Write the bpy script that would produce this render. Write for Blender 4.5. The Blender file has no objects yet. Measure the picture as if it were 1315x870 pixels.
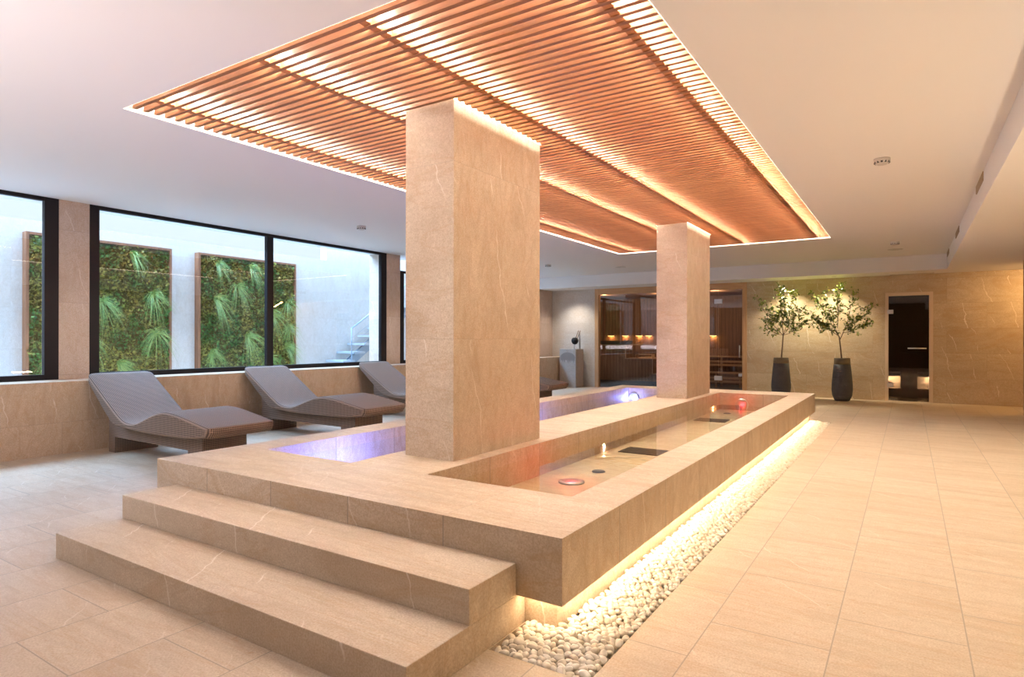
import bpy, bmesh, math, random
from mathutils import Vector, Matrix, noise
random.seed(7)
S = bpy.context.scene
COL = S.collection
PI = math.pi

# ------------------------------------------------------------------ camera
cam_data = bpy.data.cameras.new('camera')
cam = bpy.data.objects.new('camera', cam_data); COL.objects.link(cam)
cam_data.sensor_fit = 'HORIZONTAL'; cam_data.sensor_width = 36.0
cam_data.lens = 794.27 / 1315 * 36.0
cam_data.clip_start = 0.05; cam_data.clip_end = 200
fw = Vector((-0.53993447, 0.8417065, 0.00096609))
rt = Vector((0.84170693, 0.53993342, 0.00115741))
up = Vector((-4.52576463e-04, -1.43808676e-03, 9.99998864e-01))
M = Matrix((rt, up, -fw)).transposed().to_4x4(); M.translation = (0, 0, 1.35)
cam.matrix_world = M
S.camera = cam

# ------------------------------------------------------------------ view, world
S.view_settings.view_transform = 'Standard'; S.view_settings.look = 'None'
S.view_settings.gamma = 1.0; S.view_settings.use_curve_mapping = False
S.view_settings.exposure = 0.12
w = bpy.data.worlds.new('sky'); S.world = w; w.use_nodes = True
bg = w.node_tree.nodes['Background']
bg.inputs[0].default_value = (0.80, 0.91, 1.0, 1); bg.inputs[1].default_value = 1.1

WARM2 = (1.0, 0.84, 0.66); DAY = (0.37, 0.61, 1.0)

def area(name, loc, size, power, color, direction=(0, 0, -1), size_y=None, spread=PI):
    d = bpy.data.lights.new(name, 'AREA'); d.energy = power; d.color = color
    d.shape = 'RECTANGLE'; d.size = size; d.size_y = size_y or size; d.spread = spread
    o = bpy.data.objects.new(name, d); COL.objects.link(o); o.location = loc
    o.rotation_euler = Vector(direction).to_track_quat('-Z', 'Y').to_euler()
    return o
# daylight falling into the light well beside the windows
def area_y(name, loc, sx, sy, power, color, direction):
    # long side along world Y
    o = area(name, loc, sx, power, color, direction, sy)
    z = -Vector(direction).normalized(); y = Vector((0, 1, 0)); x = y.cross(z).normalized()
    mm = Matrix((x, z.cross(x), z)).transposed().to_4x4(); mm.translation = loc
    o.matrix_world = mm
    return o
area_y('daylight', (-10.75, 7.0, 4.5), 1.6, 19.0, 3200, DAY, (0.42, 0, -1))
# unseen fills added: two brighten the ceiling, one in the recess warms the wall
area('rear_fill', (-4.5, -1.6, 0.9), 4.5, 165, (1.0, 0.90, 0.94), (-0.3, 0.3, 1), 0.5)
area_y('right_ceiling_fill', (1.2, 3.2, 0.5), 0.12, 7.0, 42, (1.0, 0.83, 0.60), (-0.3, 0, 1))
area('side_recess_fill', (2.45, 15.05, 2.7), 0.5, 42, (1.0, 0.60, 0.24), (-0.45, 0.5, -1))

# ------------------------------------------------------------------ node helpers
def mat(name):
    m = bpy.data.materials.new(name); m.use_nodes = True
    nt = m.node_tree; b = nt.nodes['Principled BSDF']
    return m, nt, b
class G:
    def __init__(s, nt): s.nt = nt
    def n(s, t, **kw):
        x = s.nt.nodes.new(t)
        for k, v in kw.items():
            if k.startswith('i_'):
                key = k[2:]; key = int(key) if key.isdigit() else key.replace('_', ' ')
                inp = x.inputs[key]
                if isinstance(v, bpy.types.NodeSocket): s.nt.links.new(v, inp)
                else: inp.default_value = v
            else: setattr(x, k, v)
        return x
    def math(s, op, a, b=0.0, c=None):
        x = s.n('ShaderNodeMath', operation=op, i_0=a, i_1=b)
        if c is not None:
            if isinstance(c, bpy.types.NodeSocket): s.nt.links.new(c, x.inputs[2])
            else: x.inputs[2].default_value = c
        return x.outputs[0]
    def mix(s, f, a, b, blend='MIX'):
        x = s.nt.nodes.new('ShaderNodeMix'); x.data_type = 'RGBA'; x.blend_type = blend
        for v, i in ((f, 0), (a, 6), (b, 7)):
            if isinstance(v, bpy.types.NodeSocket): s.nt.links.new(v, x.inputs[i])
            else: x.inputs[i].default_value = v if i == 0 else tuple(v) + ((1,) if len(v) == 3 else ())
        return x.outputs[2]
    def ramp(s, f, stops):
        x = s.n('ShaderNodeValToRGB', i_0=f); e = x.color_ramp.elements
        while len(e) < len(stops): e.new(0.5)
        for k, (p, c) in enumerate(stops):
            e[k].position = p; e[k].color = (c, c, c, 1) if isinstance(c, (int, float)) else tuple(c) + (1,)
        return x.outputs[0]
    def link(s, a, b): s.nt.links.new(a, b)

def simple(name, col, rough=0.5, metal=0.0, emit=None, strength=0.0, spec=0.5):
    m, nt, b = mat(name)
    b.inputs['Base Color'].default_value = tuple(col) + (1,)
    b.inputs['Roughness'].default_value = rough; b.inputs['Metallic'].default_value = metal
    b.inputs['Specular IOR Level'].default_value = spec
    g = G(nt)
    tc = g.n('ShaderNodeTexCoord').outputs['Object']
    no = g.n('ShaderNodeTexNoise', i_Vector=tc, i_Scale=35.0, i_Detail=3.0).outputs[0]
    g.link(g.mix(g.math('MULTIPLY', no, 0.12), tuple(col), tuple(c * 0.55 for c in col)), b.inputs['Base Color'])
    if emit:
        b.inputs['Emission Color'].default_value = tuple(emit) + (1,); b.inputs['Emission Strength'].default_value = strength
    return m

def stone(name, axis, bw, bh, ox=0.0, oy=0.0, base=(0.60, 0.455, 0.33), rough=0.5, vein=0.62, streak=0.5, joint=0.0022, jdark=0.5, swap=False, offset=0.5, spec=0.4, seed=0.0, vary=0.10, stains=False):
    """limestone slabs: axis = the axis the face looks along"""
    m, nt, b = mat(name); g = G(nt)
    tc = g.n('ShaderNodeTexCoord').outputs['Object']
    sx = g.n('ShaderNodeSeparateXYZ', i_0=tc)
    X, Y, Z = sx.outputs
    U, V = {'x': (Y, Z), 'y': (X, Z), 'z': (X, Y)}[axis]
    if swap: U, V = V, U
    uv = g.n('ShaderNodeCombineXYZ', i_0=g.math('ADD', U, ox), i_1=g.math('ADD', V, oy)).outputs[0]
    br = g.n('ShaderNodeTexBrick', i_Vector=uv, i_Scale=1.0, i_Color1=(0, 0, 0, 1), i_Color2=(1, 1, 1, 1), i_Mortar=(0.5, 0.5, 0.5, 1))
    br.inputs['Mortar Size'].default_value = joint; br.inputs['Mortar Smooth'].default_value = 0.1
    br.inputs['Brick Width'].default_value = bw; br.inputs['Row Height'].default_value = bh
    br.offset = offset
    # every slab shifts the pattern, so veins stop at the joints
    sh = g.n('ShaderNodeVectorMath', operation='SCALE', i_0=br.outputs['Color']); sh.inputs[3].default_value = 9.0
    p = g.n('ShaderNodeVectorMath', operation='ADD', i_0=tc, i_1=sh.outputs[0]).outputs[0]
    p = g.n('ShaderNodeVectorMath', operation='ADD', i_0=p, i_1=(seed, seed * .7, seed * 1.3)).outputs[0]
    big = g.n('ShaderNodeTexNoise', i_Vector=p, i_Scale=1.3, i_Detail=5.0, i_Roughness=0.6).outputs[0]
    st = g.n('ShaderNodeMapping', i_Vector=p); st.inputs['Rotation'].default_value = (0.35, 0.3, 0.45); st.inputs['Scale'].default_value = (0.7, 5.0, 2.2)
    stn = g.n('ShaderNodeTexNoise', i_Vector=st.outputs[0], i_Scale=1.2, i_Detail=6.0, i_Roughness=0.65, i_Distortion=1.1).outputs[0]
    fine = g.n('ShaderNodeTexNoise', i_Vector=tc, i_Scale=110.0, i_Detail=3.0, i_Roughness=0.7).outputs[0]
    mid = g.n('ShaderNodeTexNoise', i_Vector=tc, i_Scale=22.0, i_Detail=5.0, i_Roughness=0.7).outputs[0]
    dark = tuple(c * k for c, k in zip(base, (0.60, 0.50, 0.39))); light = tuple(min(1, c * k) for c, k in zip(base, (1.13, 1.14, 1.17)))
    c = g.mix(g.ramp(big, [(0.3, 0), (0.7, 1)]), base, light)
    c = g.mix(g.math('MULTIPLY', g.ramp(stn, [(0.45, 0), (0.72, 1)]), streak), c, dark)
    c = g.mix(g.math('MULTIPLY', g.ramp(mid, [(0.35, 0), (0.7, 1)]), 0.26), c, dark)
    c = g.mix(g.math('MULTIPLY', g.ramp(fine, [(0.38, 1), (0.62, 0)]), 0.55), c, dark)
    c = g.mix(g.math('MULTIPLY', g.n('ShaderNodeSeparateXYZ', i_0=br.outputs['Color']).outputs[0], vary), c, dark)
    # tan wisps
    wn = g.n('ShaderNodeTexNoise', i_Vector=st.outputs[0], i_Scale=0.9, i_Detail=5.0, i_Roughness=0.55, i_Distortion=1.6).outputs[0]
    ridge = g.math('ABSOLUTE', g.math('SUBTRACT', wn, 0.5))
    c = g.mix(g.math('MULTIPLY', g.ramp(ridge, [(0.0, 1), (0.035, 0)]), 0.42 * min(1, streak * 1.6)), c, tuple(x * k for x, k in zip(base, (0.72, 0.56, 0.38))))
    if stains:
        sv = g.n('ShaderNodeTexVoronoi', i_Vector=g.n('ShaderNodeVectorMath', operation='ADD', i_0=tc, i_1=g.n('ShaderNodeTexNoise', i_Vector=tc, i_Scale=9.0).outputs['Color']).outputs[0], i_Scale=0.95).outputs[0]
        c = g.mix(g.math('MULTIPLY', g.ramp(sv, [(0.035, 1), (0.06, 0)]), 0.5), c, tuple(x * k for x, k in zip(base, (0.72, 0.52, 0.36))))
    # white calcite veins
    crook = g.n('ShaderNodeTexNoise', i_Vector=p, i_Scale=1.6, i_Detail=5.0, i_Roughness=0.55).outputs[0]
    slab_r = g.n('ShaderNodeSeparateXYZ', i_0=br.outputs['Color']).outputs[0]
    tilt = {'x': 0.22, 'y': 0.30, 'z': 0.8}[axis]
    run = g.math('ADD', g.math('MULTIPLY', U, 2.3), g.math('MULTIPLY', V, 2.3 * tilt))
    run = g.math('ADD', g.math('ADD', run, g.math('MULTIPLY', crook, 0.85)), g.math('MULTIPLY', slab_r, 5.3))
    vr = g.math('ABSOLUTE', g.math('SUBTRACT', g.math('FRACT', run), 0.5))
    gate = g.n('ShaderNodeTexNoise', i_Vector=p, i_Scale=2.1, i_Detail=2.0).outputs[0]
    gl_, gh_ = (0.53, 0.60) if axis == 'z' else (0.49, 0.57)
    vmask = g.math('MULTIPLY', g.ramp(vr, [(0.0, 1), (0.016, 0)]), g.ramp(gate, [(gl_, 0), (gh_, 1)]))
    c = g.mix(g.math('MULTIPLY', vmask, vein), c, (0.86, 0.80, 0.72))
    jm = br.outputs['Fac']
    c = g.mix(g.math('MULTIPLY', jm, jdark), c, tuple(x * 0.45 for x in base))
    g.link(c, b.inputs['Base Color'])
    b.inputs['Specular IOR Level'].default_value = spec
    g.link(g.math('MULTIPLY_ADD', mid, 0.18, rough - 0.09), b.inputs['Roughness'])
    h = g.math('MULTIPLY_ADD', jm, -0.8, g.math('MULTIPLY', fine, 0.35))
    bp_ = g.n('ShaderNodeBump', i_Height=h, i_Strength=0.35, i_Distance=0.002)
    g.link(bp_.outputs[0], b.inputs['Normal'])
    return m

def stone_set(name, bw, bh, **kw):
    return [stone(name + '_' + a, a, bw, bh, **kw) for a in 'xyz']

def plaster(name, col, rough=0.7):
    m, nt, b = mat(name); g = G(nt)
    tc = g.n('ShaderNodeTexCoord').outputs['Object']
    no = g.n('ShaderNodeTexNoise', i_Vector=tc, i_Scale=160.0, i_Detail=2.0).outputs[0]
    g.link(g.mix(g.math('MULTIPLY', no, 0.05), col, tuple(c * .85 for c in col)), b.inputs['Base Color'])
    b.inputs['Roughness'].default_value = rough; b.inputs['Specular IOR Level'].default_value = 0.25
    g.link(g.n('ShaderNodeBump', i_Height=no, i_Strength=0.08, i_Distance=0.001).outputs[0], b.inputs['Normal'])
    return m

def wood(name, base, dark, axis='x', board=None, rough=0.5, baxis='x', boff=0.0):
    """grain along axis; board = board width across baxis"""
    m, nt, b = mat(name); g = G(nt)
    tc = g.n('ShaderNodeTexCoord').outputs['Object']
    sep = g.n('ShaderNodeSeparateXYZ', i_0=tc)
    v = tc
    if board:
        bx = sep.outputs['xyz'.index(baxis)]
        q = g.math('DIVIDE', g.math('ADD', bx, boff), board)
        idx = g.math('FLOOR', q); fr = g.math('FRACT', q)
        rnd = g.n('ShaderNodeTexWhiteNoise', noise_dimensions='1D', i_W=idx).outputs['Value']
        v = g.n('ShaderNodeVectorMath', operation='ADD', i_0=tc, i_1=g.n('ShaderNodeCombineXYZ', i_0=g.math('MULTIPLY', rnd, 7.0), i_1=g.math('MULTIPLY', rnd, 3.0), i_2=rnd).outputs[0]).outputs[0]
    mp = g.n('ShaderNodeMapping', i_Vector=v)
    sc = [14.0, 14.0, 14.0]; sc['xyz'.index(axis)] = 0.9
    mp.inputs['Scale'].default_value = sc
    no = g.n('ShaderNodeTexNoise', i_Vector=mp.outputs[0], i_Scale=2.0, i_Detail=6.0, i_Roughness=0.65, i_Distortion=0.6).outputs[0]
    c = g.mix(g.ramp(no, [(0.35, 0), (0.68, 1)]), base, dark)
    if board:
        c = g.mix(g.math('MULTIPLY', rnd, 0.35), c, dark)
        gap = g.math('ADD', g.math('LESS_THAN', fr, 0.05), g.math('GREATER_THAN', fr, 0.95))
        c = g.mix(g.math('MULTIPLY', gap, 0.75), c, tuple(x * .25 for x in dark))
    g.link(c, b.inputs['Base Color'])
    b.inputs['Roughness'].default_value = rough
    g.link(g.n('ShaderNodeBump', i_Height=no, i_Strength=0.15, i_Distance=0.002).outputs[0], b.inputs['Normal'])
    return m

def glass(name, tint=(0.94, 0.97, 0.96), refl=1.0, rough=0.0):
    m, nt, b = mat(name); g = G(nt)
    nt.nodes.remove(b); out = nt.nodes['Material Output']
    tr = g.n('ShaderNodeBsdfTransparent', i_Color=tuple(tint) + (1,))
    gl = g.n('ShaderNodeBsdfGlossy', i_Color=(1, 1, 1, 1), i_Roughness=rough)
    fr = g.n('ShaderNodeFresnel', i_IOR=1.5)
    mx = g.n('ShaderNodeMixShader', i_0=g.math('MULTIPLY', fr.outputs[0], refl), i_1=tr.outputs[0], i_2=gl.outputs[0])
    g.link(mx.outputs[0], out.inputs[0])
    return m

def water(name, tint, rough):
    m, nt, b = mat(name); g = G(nt)
    nt.nodes.remove(b); out = nt.nodes['Material Output']
    tc = g.n('ShaderNodeTexCoord').outputs['Object']
    no = g.n('ShaderNodeTexNoise', i_Vector=tc, i_Scale=5.0, i_Detail=2.0, i_Distortion=0.5).outputs[0]
    bp_ = g.n('ShaderNodeBump', i_Height=no, i_Strength=0.06, i_Distance=0.02).outputs[0]
    tr = g.n('ShaderNodeBsdfTransparent', i_Color=tuple(tint) + (1,))
    gl = g.n('ShaderNodeBsdfGlossy', i_Color=(1, 1, 1, 1), i_Roughness=rough, i_Normal=bp_)
    fr = g.n('ShaderNodeFresnel', i_IOR=1.33, i_Normal=bp_)
    bf = g.n('ShaderNodeNewGeometry').outputs['Backfacing']
    mx = g.n('ShaderNodeMixShader', i_0=g.math('MULTIPLY', fr.outputs[0], g.math('SUBTRACT', 1.0, bf)), i_1=tr.outputs[0], i_2=gl.outputs[0])
    g.link(mx.outputs[0], out.inputs[0])
    return m

def emis(name, col, s):
    m, nt, b = mat(name)
    b.inputs['Base Color'].default_value = tuple(col) + (1,)
    b.inputs['Emission Color'].default_value = tuple(col) + (1,); b.inputs['Emission Strength'].default_value = s
    return m

# ------------------------------------------------------------------ mesh helpers
class MB:
    def __init__(s): s.v = []; s.f = []; s.m = []; s.sm = []
    def add(s, vs, fs, mi=0, smooth=False):
        o = len(s.v); s.v += [tuple(x) for x in vs]
        for f in fs: s.f.append([i + o for i in f]); s.m.append(mi); s.sm.append(smooth)
    def box(s, x0, x1, y0, y1, z0, z1, mi=None):
        o = len(s.v)
        s.v += [(x, y, z) for z in (z0, z1) for y in (y0, y1) for x in (x0, x1)]
        for f, a in (((0, 2, 3, 1), 2), ((4, 5, 7, 6), 2), ((0, 1, 5, 4), 1), ((2, 6, 7, 3), 1), ((0, 4, 6, 2), 0), ((1, 3, 7, 5), 0)):
            s.f.append([i + o for i in f]); s.m.append(a if mi is None else mi); s.sm.append(False)
    def tube(s, pts, radii, n=8, mi=0, cap=True):
        pts = [Vector(p) for p in pts]
        if not hasattr(radii, '__len__'): radii = [radii] * len(pts)
        o = len(s.v); ref = None
        for i, p in enumerate(pts):
            t = (pts[min(i + 1, len(pts) - 1)] - pts[max(i - 1, 0)]).normalized()
            if ref is None: ref = t.orthogonal().normalized()
            ref = (ref - t * ref.dot(t)).normalized(); bn = t.cross(ref)
            for k in range(n):
                a = 2 * PI * k / n; s.v.append(tuple(p + (ref * math.cos(a) + bn * math.sin(a)) * radii[i]))
        for i in range(len(pts) - 1):
            for k in range(n):
                a = o + i * n + k; b = o + i * n + (k + 1) % n
                s.f.append([a, b, b + n, a + n]); s.m.append(mi); s.sm.append(True)
        if cap:
            s.f.append([o + k for k in range(n)][::-1]); s.m.append(mi); s.sm.append(False)
            s.f.append([o + (len(pts) - 1) * n + k for k in range(n)]); s.m.append(mi); s.sm.append(False)
    def lathe(s, prof, n=40, c=(0, 0, 0), mi=0, smooth=True, sharp=False):
        o = len(s.v)
        for r, z in prof:
            for k in range(n):
                a = 2 * PI * k / n; s.v.append((c[0] + r * math.cos(a), c[1] + r * math.sin(a), c[2] + z))
        for i in range(len(prof) - 1):
            for k in range(n):
                a = o + i * n + k; b = o + i * n + (k + 1) % n
                s.f.append([a, b, b + n, a + n]); s.m.append(mi); s.sm.append(smooth)
        if prof[0][0] > 1e-4: s.f.append([o + k for k in range(n)][::-1]); s.m.append(mi); s.sm.append(False)
        if prof[-1][0] > 1e-4: s.f.append([o + (len(prof) - 1) * n + k for k in range(n)]); s.m.append(mi); s.sm.append(False)
    def prism(s, poly, axis, a0, a1, mi=0):
        """poly = list of 2D points in the plane across axis"""
        n = len(poly); o = len(s.v)
        for a in (a0, a1):
            for p, q in poly:
                s.v.append({'x': (a, p, q), 'y': (p, a, q), 'z': (p, q, a)}[axis])
        fs = [list(range(n))[::-1], [n + i for i in range(n)]] + [[i, (i + 1) % n, (i + 1) % n + n, i + n] for i in range(n)]
        for f in fs: s.f.append([i + o for i in f]); s.m.append(mi); s.sm.append(False)
    def build(s, name, mats, parent=None, loc=None, bevel=0.0, fix=True):
        me = bpy.data.meshes.new(name)
        org = Vector(loc) if loc else Vector((0, 0, 0))
        me.from_pydata([tuple(Vector(v) - org) for v in s.v] if loc else s.v, [], s.f)
        if not isinstance(mats, (list, tuple)): mats = [mats]
        for x in mats: me.materials.append(x)
        me.polygons.foreach_set('material_index', [min(i, len(mats) - 1) for i in s.m])
        me.polygons.foreach_set('use_smooth', s.sm)
        if fix:
            bm = bmesh.new(); bm.from_mesh(me); bmesh.ops.recalc_face_normals(bm, faces=bm.faces); bm.to_mesh(me); bm.free()
        o = bpy.data.objects.new(name, me); COL.objects.link(o)
        if loc: o.location = org
        if parent:
            o.parent = parent
            if not loc: o.location = -Vector(parent.location) if parent.type == 'EMPTY' else (0, 0, 0)
            else: o.location = org - Vector(parent.location)
        if bevel:
            md = o.modifiers.new('bevel', 'BEVEL'); md.width = bevel; md.segments = 2; md.limit_method = 'ANGLE'
        return o

def gridsolid(xs, ys, zs, filled):
    """solid made of grid cells, only outer faces kept, material slot = facing axis"""
    mb = MB(); vid = {}
    def V(i, j, k):
        if (i, j, k) not in vid: vid[(i, j, k)] = len(mb.v); mb.v.append((xs[i], ys[j], zs[k]))
        return vid[(i, j, k)]
    nx, ny, nz = len(xs) - 1, len(ys) - 1, len(zs) - 1
    F = lambda i, j, k: 0 <= i < nx and 0 <= j < ny and 0 <= k < nz and filled(i, j, k)
    def q(a, m): mb.f.append([V(*x) for x in a]); mb.m.append(m); mb.sm.append(False)
    for i in range(nx):
        for j in range(ny):
            for k in range(nz):
                if not F(i, j, k): continue
                if not F(i - 1, j, k): q([(i, j, k), (i, j, k + 1), (i, j + 1, k + 1), (i, j + 1, k)], 0)
                if not F(i + 1, j, k): q([(i + 1, j, k), (i + 1, j + 1, k), (i + 1, j + 1, k + 1), (i + 1, j, k + 1)], 0)
                if not F(i, j - 1, k): q([(i, j, k), (i + 1, j, k), (i + 1, j, k + 1), (i, j, k + 1)], 1)
                if not F(i, j + 1, k): q([(i, j + 1, k), (i, j + 1, k + 1), (i + 1, j + 1, k + 1), (i + 1, j + 1, k)], 1)
                if not F(i, j, k - 1): q([(i, j, k), (i, j + 1, k), (i + 1, j + 1, k), (i + 1, j, k)], 2)
                if not F(i, j, k + 1): q([(i, j, k + 1), (i + 1, j, k + 1), (i + 1, j + 1, k + 1), (i, j + 1, k + 1)], 2)
    return mb

def tag(o, label=None, cat=None, group=None, kind=None):
    if label: o['label'] = label
    if cat: o['category'] = cat
    if group: o['group'] = group
    if kind: o['kind'] = kind
    return o
def thing(name, loc, label, cat, group=None, kind=None):
    o = bpy.data.objects.new(name, None); COL.objects.link(o); o.location = loc; o.empty_display_size = 0.1
    return tag(o, label, cat, group, kind)
def plabel(o, l): o['label'] = l; return o

# ------------------------------------------------------------------ materials
ST = (0.685, 0.58, 0.445)
floor_m = [stone('floor_edge_x', 'x', .51, .3, base=ST), stone('floor_edge_y', 'y', .51, .3, base=ST),
           stone('floor_limestone', 'z', 0.75, 0.508, ox=0.0, oy=4.35 + 0.508 * 20, swap=True, base=ST, rough=0.42, vein=0.5, streak=0.5, jdark=0.8, joint=0.003, vary=0.2, stains=True)]
pool_m = [stone('pool_side', 'x', 0.745, 2.0, ox=-0.115, oy=1.0, base=ST, offset=0, vein=0.5, streak=0.6, joint=0.004, jdark=0.75),
          stone('pool_front', 'y', 0.69, 2.0, ox=-0.091, oy=1.0, base=ST, offset=0, vein=0.5, streak=0.6, joint=0.004, jdark=0.75),
          stone('pool_top', 'z', 0.69, 0.745, ox=-0.091, oy=-0.115, base=ST, offset=0, vein=0.3, streak=0.6, joint=0.0025, jdark=0.5, rough=0.42)]
step_m = stone_set('step_stone', 30, 30, base=ST, offset=0, vein=0.75, streak=0.5, seed=3.3, ox=15, oy=15)
col_m = stone_set('column_stone', 3.0, 1.30, base=ST, offset=0, vein=0.75, streak=0.5, seed=5.1, ox=1.4, oy=-0.89, jdark=.3)
wall_m = stone_set('wall_stone', 1.35, 0.53, base=(0.60, 0.50, 0.36), vein=0.85, streak=0.55, seed=2.0, vary=0.25)
low_m = stone_set('low_wall_stone', 1.3, 0.5, base=(0.63, 0.49, 0.36), vein=0.55, streak=0.5, seed=8.0, vary=0.22, oy=0.13)
pale_m = stone_set('pale_tile', 0.6, 0.3, base=(0.72, 0.68, 0.62), vein=0.2, streak=0.2, seed=4.0, vary=0.08, jdark=0.25)
ceil_m = plaster('ceiling_paint', (0.86, 0.835, 0.81))
outer_m = stone_set('light_well_tile', 1.2, 0.6, base=(0.66, 0.625, 0.59), vein=0.15, streak=0.25, jdark=0.25, seed=6.0, vary=0.06)
dark_frame = simple('dark_window_metal', (0.012, 0.009, 0.010), 0.5, spec=0.2)
slat_w = wood('slat_wood', (0.34, 0.14, 0.052), (0.22, 0.08, 0.027), 'x', rough=0.5)
beam_w = wood('beam_wood', (0.60, 0.24, 0.09), (0.42, 0.14, 0.045), 'y', rough=0.55)
frame_w = wood('sauna_frame_wood', (0.62, 0.38, 0.19), (0.48, 0.26, 0.11), 'z', rough=0.5)
sauna_wall = wood('sauna_board', (0.30, 0.165, 0.08), (0.19, 0.10, 0.048), 'z', 0.11, 0.55, 'x')
sauna_wall_side = wood('sauna_board_side', (0.30, 0.165, 0.08), (0.19, 0.10, 0.048), 'z', 0.11, 0.55, 'y')
bench_board = wood('bench_board', (0.52, 0.34, 0.19), (0.36, 0.21, 0.11), 'z', 0.095, 0.5, 'x')
bench_w = wood('bench_wood', (0.56, 0.37, 0.20), (0.42, 0.25, 0.13), 'x', rough=0.5)
steel = simple('brushed_steel', (0.62, 0.60, 0.57), 0.32, 0.9)
white_pl = simple('white_plastic', (0.60, 0.57, 0.53), 0.4)
dark_pl = simple('dark_grey_plastic', (0.05, 0.05, 0.05), 0.5)
window_glass = glass('window_glass', (0.90, 0.95, 0.96), 2.3)
smoke_glass = glass('smoked_glass', (0.55, 0.48, 0.42), 1.1)
sauna_glass = glass('sauna_glass', (0.80, 0.77, 0.76), 1.1)
grout_dark = simple('gravel_bed', (0.16, 0.12, 0.08), 0.9)

# ------------------------------------------------------------------ ROOM SHELL
WX = -8.82; LX = -8.335; BY = 15.95; CZ = 3.07; LZ = 2.76
# floor with the gravel trench cut out
fx = [-9.3, -1.535, -1.37, -1.06, 1.72, 3.2]; fy = [-3.0, 2.21, 2.52, 11.25, 14.24, 16.1]
fl = gridsolid(fx, fy, [-0.3, -0.08, 0.0], lambda i, j, k: k == 0 or not ((i in (1, 2) and j == 1) or (i == 2 and j == 2)))
tag(fl.build('floor', floor_m), 'beige limestone tile floor', None, kind='structure')

# main ceiling with the opening for the slatted panel
PX0, PX1, PY0, PY1 = -4.945, -1.108, 2.318, 11.72
cl = gridsolid([-9.3, PX0 - .05, PX0, PX1, PX1 + .05, 0.64], [-3.0, PY0 - .05, PY0, PY1, PY1 + .05, 15.1], [CZ, CZ + .12, 3.46, 3.52],
               lambda i, j, k: (k == 0 and not (i == 2 and j == 2)) or (k == 1 and i in (1, 2, 3) and j in (1, 2, 3) and not (i == 2 and j == 2)) or (k == 2 and i in (1, 2, 3) and j in (1, 2, 3)))
tag(cl.build('ceiling', ceil_m), 'white ceiling with a recess for slats', None, kind='structure')
q = MB(); q.box(-9.3, 3.2, 15.1, 16.1, LZ, CZ + .12); tag(q.build('ceiling', ceil_m), 'lower ceiling band along the back wall', kind='structure')
q = MB(); q.box(.64, 3.2, -3.0, 15.1, LZ, CZ + .12); tag(q.build('ceiling', ceil_m), 'lower ceiling band along the right wall', kind='structure')

# left wall: low ledge wall, piers
lw = MB(); lw.box(-9.3, LX, -3.0, 15.95, 0, 0.845)
tag(lw.build('wall_left', low_m), 'low limestone ledge wall below the windows', kind='structure')
pier_m = stone_set('pier_stone', 0.8, 0.9, base=(0.62, 0.50, 0.42), vein=0.55, streak=0.4, seed=11, offset=0)
for a, b_ in ((3.40, 3.74), (9.085, 9.48), (15.16, 16.0), (-3.0, -2.3)):
    zt = CZ if b_ < 15 else LZ
    q = MB(); q.box(-9.3, WX, a, b_, 0.845, zt)
    tag(q.build('wall_left', pier_m), 'stone pier between the windows', kind='structure')
# windows
def window(n, y0, y1, mull, ztop):
    root = thing('window_%d' % n, (WX - .03, y0, 0.845), 'dark framed fixed window to the light well', None, kind='structure')
    f = MB(); xa, xb = WX - 0.07, WX + 0.004
    f.box(xa, xb, y0, y0 + 0.115, 0.845, ztop, 0); f.box(xa, xb, y1 - 0.15, y1, 0.845, ztop, 0)
    f.box(xa, xb, y0 + .115, y1 - .15, 0.845, 0.912, 0); f.box(xa, xb, y0 + .115, y1 - .15, ztop - 0.045, ztop, 0)
    for m_ in mull: f.box(xa, xb, m_ - .058, m_ + .058, 0.912, ztop - 0.045, 0)
    f.build('window_frame', dark_frame, root, bevel=0.003)
    cuts = [y0 + .115] + [v for m_ in mull for v in (m_ - .058, m_ + .058)] + [y1 - .15]
    for k in range(0, len(cuts), 2):
        p = MB(); p.add([(WX - .035, cuts[k], .912), (WX - .035, cuts[k + 1], .912), (WX - .035, cuts[k + 1], ztop - .045), (WX - .035, cuts[k], ztop - .045)], [(0, 1, 2, 3)])
        p.build('pane', window_glass, root)
window(1, -2.3, 3.40, [0.6], CZ)
window(2, 3.74, 9.085, [6.40], CZ)
window(3, 9.48, 15.16, [12.3], LZ + .0)
# wall head above window 3 (between low ceiling and main ceiling) is hidden above; close it
q = MB(); q.box(-9.3, WX, 9.48, 15.16, LZ, CZ) 
# (window 3 reaches the main ceiling up to the soffit)
# back wall
def rect_wall(name, m, boxes, label):
    q = MB()
    for b_ in boxes: q.box(*b_)
    return tag(q.build(name, m), label, kind='structure')
rect_wall('wall_back', pale_m, [(-9.0, -7.455, BY, BY + .15, 0, LZ)], 'pale tiled end of the back wall')
bw = gridsolid([-3.355, -0.44, 0.437, 3.2], [BY, BY + .15], [0, 2.378, LZ], lambda i, j, k: not (i == 1 and k == 0))
tag(bw.build('wall_back', wall_m), 'veined limestone back wall', kind='structure')
rect_wall('wall_right', wall_m, [(1.72, 1.9, -3.0, 14.24, 0, LZ)], 'right wall')
rect_wall('wall_right', wall_m, [(3.2, 3.35, 14.0, 16.1, 0, LZ), (1.9, 3.2, 14.0, 14.24, 0, LZ)], 'wall of the side recess')
rect_wall('wall_rear', simple('dark_rear_wall', (.10, .08, .065), .7), [(-9.3, 1.9, -3.15, -3.0, 0, CZ + .1)], 'wall behind')

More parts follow.
